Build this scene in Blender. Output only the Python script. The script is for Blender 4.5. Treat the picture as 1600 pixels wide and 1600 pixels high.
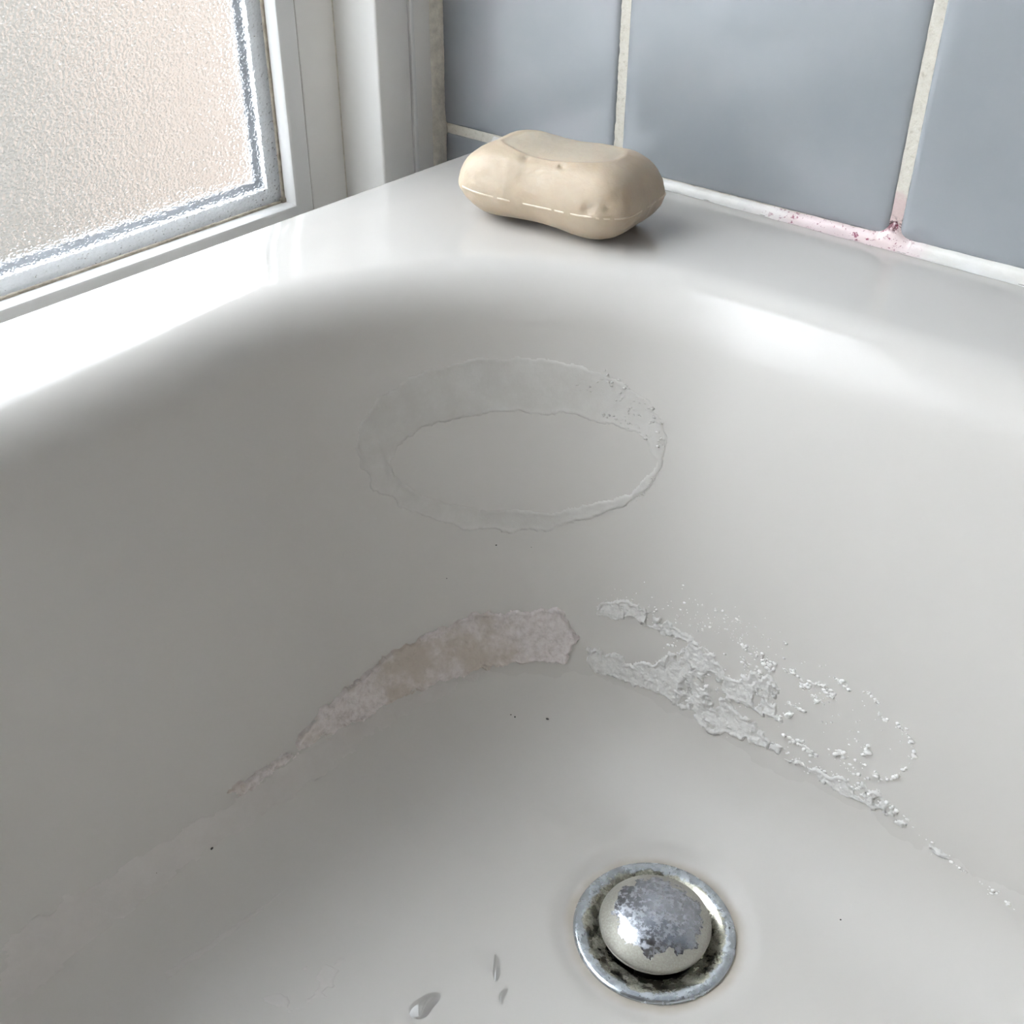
import bpy, bmesh, math, random
import numpy as np
from mathutils import Matrix, Vector

# ------------------------------------------------------------------ clear
for o in list(bpy.data.objects):
    bpy.data.objects.remove(o, do_unlink=True)
scene = bpy.context.scene
COL = scene.collection
U = 0.001165          # one drawing unit (about 1.2 mm) in metres; the bath rim is z = 0

# ------------------------------------------------------------------ camera
cd = bpy.data.cameras.new('camera')
cam = bpy.data.objects.new('camera', cd)
COL.objects.link(cam)
cd.sensor_width = 36.0
cd.lens = 36.0 * 1788 / 1600
cd.clip_start = 0.005
cd.clip_end = 200
right = Vector((0.77315657, 0.63418619, 0.00606546))
down = Vector((0.36585236, -0.43816939, -0.82107225))
fwd = Vector((-0.51805498, 0.63703647, -0.57079206))
m = Matrix.Identity(4)
for i in range(3):
    m[i][0] = right[i]; m[i][1] = -down[i]; m[i][2] = -fwd[i]
m.translation = Vector((0, 0, 166 * U))
cam.matrix_world = m
scene.camera = cam

# ------------------------------------------------------------------ daylight: an overcast sky outside the frosted window
w = bpy.data.worlds.new('sky')
scene.world = w
w.use_nodes = True
bg = w.node_tree.nodes['Background']
# standard overcast sky: the zenith three times as bright as the horizon
_nt = w.node_tree
_tc = _nt.nodes.new('ShaderNodeTexCoord'); _sx = _nt.nodes.new('ShaderNodeSeparateXYZ')
_nt.links.new(_tc.outputs['Generated'], _sx.inputs[0])
_mr = _nt.nodes.new('ShaderNodeMapRange')
_mr.inputs[1].default_value = 0.0; _mr.inputs[2].default_value = 1.0
_mr.inputs[3].default_value = 10.5; _mr.inputs[4].default_value = 31.5
_nt.links.new(_sx.outputs['Z'], _mr.inputs[0]); _nt.links.new(_mr.outputs[0], bg.inputs['Strength'])
bg.inputs['Color'].default_value = (0.89, 0.945, 1.0, 1)
scene.view_settings.view_transform = 'Standard'
scene.view_settings.look = 'None'
scene.view_settings.gamma = 1.0
scene.view_settings.use_curve_mapping = False
scene.view_settings.exposure = 0.0
try:
    scene.cycles.max_bounces = 10
    scene.cycles.diffuse_bounces = 5
    scene.cycles.glossy_bounces = 4
    scene.cycles.transmission_bounces = 6
    scene.cycles.adaptive_threshold = 0.03
    scene.cycles.use_denoising = True
except Exception:
    pass

# ------------------------------------------------------------------ helpers
def mk(name, verts, faces, mat=None, parent=None, smooth=False, sharp=None, loc=None, uvs=None):
    """one mesh object from vertices in drawing units"""
    me = bpy.data.meshes.new(name)
    v = np.asarray(verts, float) * U
    me.from_pydata(v.tolist(), [], [tuple(int(i) for i in f) for f in faces])
    me.update()
    if smooth:
        me.polygons.foreach_set('use_smooth', [True] * len(me.polygons))
    if sharp is not None:
        me.set_sharp_from_angle(angle=math.radians(sharp))
    o = bpy.data.objects.new(name, me)
    COL.objects.link(o)
    if mat: me.materials.append(mat)
    if loc is not None: o.location = Vector(loc) * U
    if parent is not None: o.parent = parent
    return o

def recalc(o):
    bm = bmesh.new(); bm.from_mesh(o.data)
    bmesh.ops.recalc_face_normals(bm, faces=bm.faces)
    bm.to_mesh(o.data); bm.free()

def tag(o, label=None, cat=None, group=None, kind=None):
    if label: o['label'] = label
    if cat: o['category'] = cat
    if group: o['group'] = group
    if kind: o['kind'] = kind
    return o

def empty(name, loc):
    o = bpy.data.objects.new(name, None)
    o.empty_display_size = 0.02
    o.location = Vector(loc) * U
    COL.objects.link(o)
    return o

def box(name, x0, x1, y0, y1, z0, z1, mat, parent=None, bevel=0.0, seg=3, off=(0, 0, 0)):
    v = [(x, y, z) for x in (x0, x1) for y in (y0, y1) for z in (z0, z1)]
    v = [(a - off[0], b - off[1], c - off[2]) for a, b, c in v]
    f = [(0, 1, 3, 2), (4, 6, 7, 5), (0, 4, 5, 1), (2, 3, 7, 6), (0, 2, 6, 4), (1, 5, 7, 3)]
    o = mk(name, v, f, mat, parent)
    if bevel:
        bm = bmesh.new(); bm.from_mesh(o.data)
        bmesh.ops.bevel(bm, geom=bm.edges[:], offset=bevel * U, segments=seg, profile=0.5, affect='EDGES')
        for fc in bm.faces: fc.smooth = True
        bm.to_mesh(o.data); bm.free()
        o.data.set_sharp_from_angle(angle=math.radians(35))
    return o

def lathe(name, prof, mat, parent=None, n=96, sharp=50, jitter=None):
    v = []; f = []
    for k in range(n):
        a = 2 * math.pi * k / n
        for (r, z) in prof:
            v.append((r * math.cos(a), r * math.sin(a), z))
    p = len(prof)
    for k in range(n):
        k2 = (k + 1) % n
        for j in range(p - 1):
            f.append((k * p + j, k * p + j + 1, k2 * p + j + 1, k2 * p + j))
    o = mk(name, v, f, mat, parent, smooth=True)
    bm = bmesh.new(); bm.from_mesh(o.data)
    bmesh.ops.remove_doubles(bm, verts=bm.verts, dist=1e-6)
    bmesh.ops.recalc_face_normals(bm, faces=bm.faces)
    bm.to_mesh(o.data); bm.free()
    o.data.set_sharp_from_angle(angle=math.radians(sharp))
    return o

# value noise in numpy
def _hash(ix, iy, iz, seed):
    h = (ix * 374761393 + iy * 668265263 + iz * 2147483647 + seed * 974711) & 0xFFFFFFFF
    h = ((h ^ (h >> 13)) * 1274126177) & 0xFFFFFFFF
    h = ((h ^ (h >> 16)) * 2246822519) & 0xFFFFFFFF
    return ((h ^ (h >> 15)) & 0xFFFF) / 65535.0

def vnoise(p, scale, seed=0):
    q = np.asarray(p, float) * scale
    i = np.floor(q).astype(np.int64); t = q - i
    t = t * t * (3 - 2 * t)
    r = 0
    for dx in (0, 1):
        for dy in (0, 1):
            for dz in (0, 1):
                wgt = (t[..., 0] if dx else 1 - t[..., 0]) * (t[..., 1] if dy else 1 - t[..., 1]) * (t[..., 2] if dz else 1 - t[..., 2])
                r = r + wgt * _hash(i[..., 0] + dx, i[..., 1] + dy, i[..., 2] + dz, seed)
    return r

def fbm(p, scale, octv=4, seed=0):
    a = 0; amp = 1; tot = 0
    for k in range(octv):
        a = a + amp * vnoise(p, scale * 2 ** k, seed + 17 * k); tot += amp; amp *= 0.55
    return a / tot

# ------------------------------------------------------------------ materials
class MatB:
    def __init__(self, name):
        self.m = bpy.data.materials.new(name); self.m.use_nodes = True
        self.t = self.m.node_tree; self.p = self.t.nodes['Principled BSDF']
    def n(self, kind, **kw):
        nd = self.t.nodes.new(kind)
        for k, v in kw.items():
            if k in nd.inputs: nd.inputs[k].default_value = v
            else: setattr(nd, k, v)
        return nd
    def l(self, a, b): self.t.links.new(a, b)
    def set(self, **kw):
        for k, v in kw.items():
            k = k.replace('_', ' ')
            s = self.p.inputs[k]
            s.default_value = (*v, 1) if isinstance(v, tuple) and len(v) == 3 and s.type == 'RGBA' else v
        return self
    def coord(self):
        if not hasattr(self, '_c'):
            self._c = self.n('ShaderNodeTexCoord').outputs['Object']
        return self._c
    def noise(self, scale, detail=4, rough=0.55, vec=None):
        nd = self.n('ShaderNodeTexNoise', Scale=scale, Detail=detail, Roughness=rough)
        self.l(vec if vec is not None else self.coord(), nd.inputs['Vector'])
        return nd.outputs['Fac']
    def ramp(self, fac, stops):
        nd = self.n('ShaderNodeValToRGB'); cr = nd.color_ramp
        while len(cr.elements) < len(stops): cr.elements.new(0.5)
        for e, (p, c) in zip(cr.elements, stops):
            e.position = p; e.color = (*c, 1) if isinstance(c, tuple) else (c, c, c, 1)
        self.l(fac, nd.inputs['Fac'])
        return nd.outputs['Color']
    def math(self, op, a, b=None, c=None, clamp=False):
        nd = self.n('ShaderNodeMath', operation=op, use_clamp=clamp)
        for i, x in enumerate((a, b, c)):
            if x is None: continue
            if isinstance(x, (int, float)): nd.inputs[i].default_value = x
            else: self.l(x, nd.inputs[i])
        return nd.outputs[0]
    def mix(self, fac, a, b):
        nd = self.n('ShaderNodeMix', data_type='RGBA')
        for s, x in ((nd.inputs[0], fac), (nd.inputs[6], a), (nd.inputs[7], b)):
            if isinstance(x, (int, float)): s.default_value = x
            elif isinstance(x, tuple): s.default_value = (*x, 1)
            else: self.l(x, s)
        return nd.outputs[2]
    def bump(self, h, strength, dist):
        nd = self.n('ShaderNodeBump', Strength=strength, Distance=dist)
        self.l(h, nd.inputs['Height'])
        self.l(nd.outputs['Normal'], self.p.inputs['Normal'])
        return nd
    def xyz(self):
        nd = self.n('ShaderNodeSeparateXYZ'); self.l(self.coord(), nd.inputs[0]); return nd.outputs
    def smooth(self, x, a, b):
        nd = self.n('ShaderNodeMapRange', interpolation_type='SMOOTHSTEP')
        self.l(x, nd.inputs[0]); nd.inputs[1].default_value = a; nd.inputs[2].default_value = b
        return nd.outputs[0]

DRX, DRY, FZ = -118.5, 228.3, -190.0          # drain centre and bath floor level

def mat_tub():
    b = MatB('white_bath_acrylic')
    b.set(Roughness=0.1, Coat_Weight=0.0, Specular_IOR_Level=0.38)
    big = b.noise(9, 3)
    c = b.mix(big, (0.530, 0.508, 0.478), (0.543, 0.524, 0.496))
    # rusty tide mark close round the drain flange
    vs = b.n('ShaderNodeVectorMath', operation='DISTANCE')
    b.l(b.coord(), vs.inputs[0]); vs.inputs[1].default_value = (DRX * U, DRY * U, FZ * U)
    wob = b.noise(60, 3)
    r = b.math('ADD', vs.outputs['Value'], b.math('MULTIPLY', b.math('SUBTRACT', wob, 0.5), 4 * U))
    ring = b.math('SUBTRACT', 1.0, b.smooth(r, 28.8 * U, 33.5 * U))
    c = b.mix(b.math('MULTIPLY', ring, 0.65), c, (0.30, 0.25, 0.18))
    b.l(c, b.p.inputs['Base Color'])
    rg = b.noise(16, 2, 0.5)
    x, y, z = b.xyz()
    dull = b.math('SUBTRACT', 1.0, b.smooth(z, -12 * U, -0.5 * U))      # scoured inside, polished rim
    zt = b.math('ADD', z, b.math('MULTIPLY', b.math('SUBTRACT', b.noise(45, 3), 0.5), 16 * U))
    scour = b.math('SUBTRACT', 1.0, b.smooth(zt, -166 * U, -154 * U))   # dull below the tide line
    r0 = (b.mix(dull, b.ramp(rg, [(0.35, 0.02), (0.7, 0.05)]), b.ramp(rg, [(0.3, 0.235), (0.75, 0.26)])))
    b.l(b.mix(scour, r0, (0.5, 0.5, 0.5)), b.p.inputs['Roughness'])
    return b.m

def mat_plain(name, col, rough=0.4, nz=0.0, scale=30, bump=0.0, bscale=200, bdist=0.0005, spec=0.5):
    b = MatB(name); b.set(Roughness=rough, Specular_IOR_Level=spec)
    if nz:
        f = b.noise(scale, 4)
        lo = tuple(x * (1 - nz) for x in col); hi = tuple(min(1, x * (1 + nz)) for x in col)
        b.l(b.ramp(f, [(0.3, lo), (0.7, hi)]), b.p.inputs['Base Color'])
    else:
        b.set(Base_Color=col)
    if bump: b.bump(b.noise(bscale, 4), bump, bdist)
    return b.m

def mat_tile():
    b = MatB('blue_grey_glazed_tile'); b.set(Roughness=0.14, Specular_IOR_Level=0.5)
    oi = b.n('ShaderNodeObjectInfo')
    ad = b.n('ShaderNodeVectorMath', operation='ADD'); b.l(b.coord(), ad.inputs[0]); b.l(oi.outputs['Location'], ad.inputs[1])
    f = b.noise(14, 4, 0.6, ad.outputs[0])
    c = b.ramp(f, [(0.3, (0.245, 0.262, 0.282)), (0.55, (0.268, 0.281, 0.298)), (0.72, (0.290, 0.287, 0.308))])
    sp = b.noise(700, 2, 0.5, ad.outputs[0])
    c = b.mix(b.smooth(sp, 0.74, 0.80), c, (0.25, 0.28, 0.30))
    b.l(c, b.p.inputs['Base Color'])
    b.l(b.ramp(b.noise(25, 4, 0.6, ad.outputs[0]), [(0.3, 0.10), (0.7, 0.26)]), b.p.inputs['Roughness'])
    b.bump(b.noise(28, 3, 0.5, ad.outputs[0]), 0.12, 0.003)
    return b.m

def mat_grout():
    b = MatB('sandy_grout'); b.set(Roughness=0.9)
    f = b.noise(420, 6, 0.7)
    c = b.ramp(f, [(0.25, (0.50, 0.45, 0.36)), (0.45, (0.74, 0.70, 0.61)), (0.8, (0.82, 0.79, 0.72))])
    x, y, z = b.xyz()
    # pink mould low down in the joint beside the middle tile
    nx = b.math('SUBTRACT', 1.0, b.smooth(b.math('ABSOLUTE', b.math('ADD', x, 153 * U)), 4 * U, 7 * U))
    jit = b.math('MULTIPLY', b.math('SUBTRACT', b.noise(300, 3), 0.5), 7 * U)
    zz = b.math('ADD', z, jit)
    pk = b.math('MULTIPLY', nx, b.math('SUBTRACT', 1.0, b.smooth(zz, 17 * U, 22 * U)))
    c = b.mix(b.math('MULTIPLY', pk, 0.8), c, (0.66, 0.50, 0.49))
    dk = b.math('MULTIPLY', nx, b.math('SUBTRACT', 1.0, b.smooth(zz, 7.5 * U, 13 * U)))
    dk = b.math('MULTIPLY', dk, b.smooth(b.noise(500, 4, 0.7), 0.44, 0.54))
    c = b.mix(dk, c, (0.05, 0.012, 0.02))
    b.l(c, b.p.inputs['Base Color'])
    b.bump(b.noise(900, 5, 0.7), 0.8, 0.0012)
    return b.m

def mat_seal():
    b = MatB('white_silicone'); b.set(Roughness=0.35, Subsurface_Weight=0.0)
    x, y, z = b.xyz()
    c = b.ramp(b.noise(90, 4), [(0.3, (0.74, 0.72, 0.67)), (0.7, (0.82, 0.81, 0.79))])
    jx = b.math('ADD', x, b.math('MULTIPLY', b.math('SUBTRACT', b.noise(70, 3), 0.5), 30 * U))
    pk = b.math('MULTIPLY', b.smooth(jx, -218 * U, -185 * U), b.math('SUBTRACT', 1.0, b.smooth(jx, -150 * U, -132 * U)))
    c = b.mix(b.math('MULTIPLY', pk, 0.42), c, (0.76, 0.48, 0.51))
    zone = b.math('MULTIPLY', b.smooth(jx, -222 * U, -195 * U), b.math('SUBTRACT', 1.0, b.smooth(jx, -148 * U, -138 * U)))
    sp = b.math('MULTIPLY', zone, b.smooth(b.noise(360, 5, 0.75), 0.565, 0.62))
    c = b.mix(sp, c, (0.22, 0.03, 0.07))
    tj = b.math('MULTIPLY', b.smooth(z, 4.4 * U, 6.5 * U), b.smooth(b.noise(420, 4, 0.7), 0.38, 0.52))
    c = b.mix(tj, c, (0.10, 0.015, 0.03))
    b.l(c, b.p.inputs['Base Color'])
    b.bump(b.noise(160, 4), 0.3, 0.0012)
    return b.m

def mat_glass():
    b = MatB('frosted_textured_glass')
    b.set(Base_Color=(0.985, 0.985, 0.985), Transmission_Weight=1.0, IOR=1.45, Roughness=0.16)
    vo = b.n('ShaderNodeTexNoise', Scale=720.0, Detail=0.0)
    wv = b.n('ShaderNodeTexNoise', Scale=500.0, Detail=1.0)
    mp = b.n('ShaderNodeMapping'); mp.inputs['Scale'].default_value = (1, 1, 1.6); b.l(b.coord(), mp.inputs['Vector'])
    b.l(mp.outputs[0], wv.inputs['Vector']); b.l(mp.outputs[0], vo.inputs['Vector'])
    h = b.math('ADD', b.math('MULTIPLY', vo.outputs['Fac'], 0.55), b.math('MULTIPLY', wv.outputs['Fac'], 0.8))
    b.bump(h, 0.7, 0.0007)
    return b.m

def mat_chrome(kind):
    b = MatB('worn_chrome_' + kind); b.set(Metallic=1.0)
    x, y, z = b.xyz()
    r = b.math('SQRT', b.math('ADD', b.math('MULTIPLY', x, x), b.math('MULTIPLY', y, y)))
    n1 = b.noise(130, 5, 0.6)
    n2 = b.noise(420, 5, 0.65)
    n3 = b.noise(1400, 3, 0.6)
    if kind == 'cap':
        rr = b.math('ADD', r, b.math('MULTIPLY', b.math('SUBTRACT', n1, 0.5), 15 * U))
        worn = b.smooth(rr, 15.4 * U, 15.9 * U)                      # dull limescaled border with a ragged edge
        grey = b.ramp(n2, [(0.35, (0.30, 0.32, 0.36)), (0.55, (0.42, 0.44, 0.48)), (0.7, (0.60, 0.63, 0.67))])
        dull = b.ramp(n3, [(0.3, (0.27, 0.26, 0.225)), (0.6, (0.35, 0.34, 0.295)), (0.8, (0.44, 0.425, 0.38))])
        c = b.mix(worn, grey, dull)
        edge = b.math('MULTIPLY', b.smooth(rr, 15.1 * U, 15.4 * U), b.math('SUBTRACT', 1.0, b.smooth(rr, 15.4 * U, 15.7 * U)))
        c = b.mix(b.math('MULTIPLY', edge, 0.7), c, (0.09, 0.08, 0.08))
        b.l(c, b.p.inputs['Base Color'])
        ro = b.mix(worn, b.ramp(n2, [(0.4, 0.10), (0.62, 0.42)]), (0.48, 0.48, 0.48))
        b.l(ro, b.p.inputs['Roughness'])
        b.l(b.mix(worn, (0.95, 0.95, 0.95), (0.3, 0.3, 0.3)), b.p.inputs['Metallic'])
        h = b.math('ADD', b.math('MULTIPLY', worn, 0.6), b.math('MULTIPLY', n2, 0.4))
        b.bump(h, 0.35, 0.0004)
    else:
        rr = b.math('ADD', r, b.math('MULTIPLY', b.math('SUBTRACT', n1, 0.5), 9 * U))
        inner = b.math('SUBTRACT', 1.0, b.smooth(rr, 24.6 * U, 25.6 * U))
        n2 = b.noise(230, 5, 0.6)
        scale = b.ramp(n2, [(0.3, (0.36, 0.38, 0.41)), (0.55, (0.50, 0.54, 0.57)), (0.7, (0.62, 0.66, 0.69))])
        olive = b.ramp(n3, [(0.3, (0.16, 0.16, 0.13)), (0.5, (0.36, 0.35, 0.28)), (0.8, (0.52, 0.50, 0.41))])
        c = b.mix(inner, scale, olive)
        spots = b.smooth(b.noise(460, 5, 0.7), 0.63, 0.68)
        c = b.mix(b.math('MULTIPLY', spots, 0.75), c, (0.035, 0.035, 0.045))
        b.l(c, b.p.inputs['Base Color'])
        b.l(b.ramp(n2, [(0.4, 0.14), (0.65, 0.4)]), b.p.inputs['Roughness'])
        b.l(b.mix(inner, (0.75, 0.75, 0.75), b.ramp(n1, [(0.42, 0.3), (0.58, 0.95)])), b.p.inputs['Metallic'])
        b.bump(n2, 0.3, 0.0004)
    return b.m

def mat_soap():
    b = MatB('cream_soap')
    b.set(Roughness=0.42, Subsurface_Weight=0.25, Subsurface_Scale=0.004, Subsurface_Radius=(1.0, 0.6, 0.35), Specular_IOR_Level=0.4)
    x, y, z = b.xyz()
    f = b.noise(55, 5, 0.6)
    c = b.ramp(f, [(0.3, (0.40, 0.318, 0.23)), (0.6, (0.445, 0.365, 0.272)), (0.8, (0.475, 0.405, 0.318))])
    # paler, smoother worn oval on the top
    ex = b.math('MULTIPLY', x, 1 / (24.5 * U)); ey = b.math('MULTIPLY', y, 1 / (13.2 * U))
    p4 = b.math('ADD', b.math('POWER', b.math('ABSOLUTE', ex), 2.8), b.math('POWER', b.math('ABSOLUTE', ey), 2.8))
    p4 = b.math('ADD', p4, b.math('MULTIPLY', b.math('SUBTRACT', b.noise(160, 3), 0.5), 0.35))
    top = b.math('MULTIPLY', b.math('SUBTRACT', 1.0, b.smooth(p4, 0.9, 1.05)), b.smooth(z, 20 * U, 22 * U))
    c = b.mix(b.math('MULTIPLY', top, 0.7), c, (0.46, 0.40, 0.312))
    sp = b.smooth(b.noise(600, 3, 0.6), 0.735, 0.77)
    c = b.mix(b.math('MULTIPLY', sp, 0.6), c, (0.33, 0.23, 0.15))
    b.l(c, b.p.inputs['Base Color'])
    b.bump(b.math('ADD', b.noise(45, 5, 0.55), b.math('MULTIPLY', b.noise(420, 3), 0.15)), 0.45, 0.002)
    return b.m

def mat_crust(name, c0, c1, c2, rough=0.75, scale=260, blend=None, bump=0.5):
    b = MatB(name); b.set(Roughness=rough, Specular_IOR_Level=0.3)
    f = b.noise(scale, 6, 0.7)
    c = b.ramp(f, [(0.28, c0), (0.5, c1), (0.72, c2)])
    if blend:
        c = b.mix(b.smooth(b.noise(38, 4, 0.6), 0.45, 0.65), c, blend)
    b.l(c, b.p.inputs['Base Color'])
    b.bump(b.math('ADD', b.noise(900, 5, 0.7), b.noise(300, 4, 0.6)), bump, 0.0012)
    return b.m

def mat_water():
    b = MatB('water'); b.set(Base_Color=(1.0, 1.0, 1.0), Transmission_Weight=1.0, IOR=1.2, Roughness=0.0, Coat_Weight=1.0, Coat_Roughness=0.02)
    return b.m

M_TUB = mat_tub()
M_PVC = mat_plain('white_pvc', (0.88, 0.87, 0.845), 0.32, 0.02, 20)
M_PVC2 = mat_plain('white_pvc_bead', (0.86, 0.86, 0.85), 0.3)
M_GASKET = mat_plain('dirty_gasket', (0.33, 0.29, 0.23), 0.7, 0.35, 250)
M_JOINT = mat_plain('grey_brown_joint', (0.34, 0.31, 0.27), 0.8, 0.3, 200)  # grey-brown line between the two sash strips
M_CAULK = mat_plain('aged_cream_caulk', (0.74, 0.71, 0.64), 0.7, 0.15, 220, 0.6, 260, 0.0012)
M_ALU = mat_plain('aluminium_spacer', (0.84, 0.86, 0.88), 0.5, 0.04, 200)
M_BAND = mat_plain('dark_band_grey', (0.20, 0.21, 0.225), 0.6, 0.1, 200)  # dark grey stands in for the refracted dark band in the pane
M_TILE = mat_tile(); M_GROUT = mat_grout(); M_SEAL = mat_seal(); M_GLASS = mat_glass()
M_WALL = mat_plain('painted_plaster', (0.54, 0.485, 0.42), 0.8, 0.02, 8)
M_FLOOR = mat_plain('grey_vinyl_floor', (0.38, 0.37, 0.36), 0.6, 0.1, 20)
M_GROUND = mat_plain('dark_paving', (0.033, 0.031, 0.027), 0.9, 0.2, 1.2)
M_OUT = mat_plain('buff_render', (0.070, 0.055, 0.044), 0.9, 0.12, 2)
M_OUT2 = mat_plain('grey_brick', (0.066, 0.061, 0.053), 0.9, 0.2, 2)
M_CAP = mat_chrome('cap'); M_FLANGE = mat_chrome('flange')
M_DARK = mat_plain('black_rubber', (0.012, 0.012, 0.014), 0.5)
M_SOAP = mat_soap()
M_SEAM = mat_plain('pale_soap_edge', (0.58, 0.495, 0.38), 0.4, 0.08, 300)
M_CRUST_P = mat_crust('pinkish_limescale', (0.54, 0.485, 0.455), (0.68, 0.625, 0.605), (0.76, 0.72, 0.705), blend=(0.54, 0.48, 0.42))
M_CRUST_W = mat_crust('pale_limescale', (0.58, 0.56, 0.53), (0.67, 0.655, 0.63), (0.77, 0.755, 0.735))
M_CRUMB = mat_crust('white_limescale_crumb', (0.74, 0.72, 0.69), (0.82, 0.805, 0.78), (0.88, 0.87, 0.85), bump=0.15)
M_FILM = mat_crust('thin_soap_film', (0.535, 0.508, 0.48), (0.56, 0.532, 0.508), (0.585, 0.555, 0.53), rough=0.5, scale=60, bump=0.08)
M_RING = mat_crust('dried_soap_ring', (0.505, 0.485, 0.455), (0.535, 0.518, 0.49), (0.575, 0.56, 0.535), rough=0.4, scale=90, bump=0.1)
M_WATER = mat_water()
M_SPECK = mat_plain('dark_grit', (0.05, 0.045, 0.04), 0.8)

# ------------------------------------------------------------------ the room
WX, WY = -386.0, 418.0               # inner face of window trim, face of the tiles
RX, RY, ZF, ZC = 1150.0, -1750.0, -480.0, 1560.0
tag(box('floor', WX - 60, RX, RY, WY + 20, ZF - 20, ZF, M_FLOOR), 'grey bathroom floor below the bath', kind='structure')
tag(box('ceiling', WX - 60, RX, RY, WY + 20, ZC, ZC + 20, M_WALL), 'plain bathroom ceiling', kind='structure')
tag(box('wall_right', RX, RX + 20, RY, WY + 20, ZF, ZC, M_WALL), 'plain painted wall facing the window', kind='structure')
tag(box('wall_front', WX - 60, RX, RY - 20, RY, ZF, ZC, M_WALL), 'plain painted wall behind the viewer', kind='structure')
# window wall: four blocks round the opening
OY0, OY1, OZ0, OZ1 = -760.0, 377.0, -66.0, 990.0      # opening of the window
wl = tag(empty('wall_left', (WX, 0, ZF)), 'window wall beside the bath', kind='structure')
def wb(nm, y0, y1, z0, z1, x1=WX - 8): box(nm, WX - 75, x1, y0, y1, z0, z1, M_WALL, wl, off=(WX, 0, ZF))
wb('wall_below', RY, WY + 20, ZF, OZ0)
wb('wall_above', RY, WY + 20, OZ1, ZC)
wb('wall_beside', OY1 + 20, WY + 20, OZ0, OZ1)
wb('wall_beside', RY, OY0, OZ0, OZ1)

# tiled wall: backing, grout, each tile
wt = tag(empty('wall_back', (0, WY, ZF)), 'wall of blue grey glazed tiles with sandy grout', kind='structure')
O = (0, WY, ZF)
box('backing', WX - 60, RX, WY + 6, WY + 26, ZF, ZC, M_WALL, wt, off=O)
PIT, GAP, TH = 129.0, 3.6, 172.0
COLX0 = -153.1                        # centre of the joint right of the middle tile
def tile_mesh(wd, ht, key):
    rings = [(0.0, 6.0), (0.15, 1.6), (0.6, 0.75), (1.4, 0.3), (3.0, 0.08), (7.0, 0.0)]
    v = []; f = []
    for ins, dep in rings:
        x0, x1, z0, z1 = -wd / 2 + ins, wd / 2 - ins, -ht / 2 + ins, ht / 2 - ins
        rc = 1.6 if ins < 3 else 0.8
        for cx, cz, a0 in ((x1 - rc, z1 - rc, 0), (x0 + rc, z1 - rc, 90), (x0 + rc, z0 + rc, 180), (x1 - rc, z0 + rc, 270)):
            for k in range(4):
                a = math.radians(a0 + k * 30)
                v.append((cx + rc * math.cos(a), dep, cz + rc * math.sin(a)))
    n = 16
    for r in range(len(rings) - 1):
        for k in range(n):
            f.append((r * n + k, r * n + (k + 1) % n, (r + 1) * n + (k + 1) % n, (r + 1) * n + k))
    f.append(tuple((len(rings) - 1) * n + k for k in range(n)))
    return v, f
tile_cache = {}
random.seed(4)
def put_tile(x0, x1, z0, z1):
    key = (round(x1 - x0, 1), round(z1 - z0, 1))
    if key not in tile_cache:
        v, f = tile_mesh(x1 - x0, z1 - z0, key)
        o = mk('tile', v, f, M_TILE, wt, smooth=True); recalc(o)
        tile_cache[key] = o.data
    else:
        o = bpy.data.objects.new('tile', tile_cache[key]); COL.objects.link(o); o.parent = wt
    o.location = Vector(((x0 + x1) / 2, 0, (z0 + z1) / 2 - ZF)) * U
    o.rotation_euler = (random.uniform(-.0025, .0025), 0, random.uniform(-.003, .003))
ZJ = 1.0
cols = [(WX, COLX0 - PIT - GAP / 2)]
xx = COLX0 - PIT
while xx < RX - 5:
    cols.append((xx + GAP / 2, min(xx + PIT - GAP / 2, RX)))
    xx += PIT
rows = [(-158.0, ZJ - 2.0)]
zz = ZJ + 1.6
while zz < ZC - 20:
    rows.append((zz, min(zz + TH - GAP, ZC)))
    zz += TH
for (a, bb) in cols:
    for (c, d) in rows:
        put_tile(a, bb, c, d)
# grout: a rough sheet just behind the tile faces (only along the joints is it seen)
def grout_strip(x0, x1, z0, z1, horiz, seed):
    L = (x1 - x0) if horiz else (z1 - z0)
    n = max(4, int(L / 1.5)); W = (z1 - z0) if horiz else (x1 - x0)
    mrows = 5
    P = np.zeros((n + 1, mrows + 1, 3))
    for i in range(n + 1):
        for j in range(mrows + 1):
            a = i / n; c = j / mrows
            P[i, j] = (x0 + a * L, 0, z0 + c * W) if horiz else (x0 + c * W, 0, z0 + a * L)
    h = fbm(P, 0.35, 4, seed)
    c = np.linspace(-1, 1, mrows + 1)
    P[..., 1] = WY + 0.75 + 0.6 * (1 - c ** 2)[None, :] * 0 + (h - 0.5) * 1.1
    P[..., 0] -= O[0]; P[..., 1] -= O[1]; P[..., 2] -= O[2]
    return P, n, mrows
gv, gf = [], []
def add_strip(*a):
    P, n, mr = grout_strip(*a); base = len(gv)
    gv.extend(P.reshape(-1, 3).tolist())
    for i in range(n):
        for j in range(mr):
            q = base + i * (mr + 1) + j
            gf.append((q, q + mr + 1, q + mr + 2, q + 1))
for i, (a, bb) in enumerate(cols[:-1]):
    add_strip(bb - 0.6, cols[i + 1][0] + 0.6, -158, 700, False, 3 + i)
for j in range(len(rows) - 5):
    add_strip(WX, 700, rows[j][1] - 0.6, rows[j + 1][0] + 0.6, True, 40 + j)
go = mk('grout', gv, gf, M_GROUT, wt, smooth=True)
box('grout_bed', WX - 5, RX, WY + 2.6, WY + 6, ZF, ZC, M_GROUT, wt, off=O)
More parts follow.
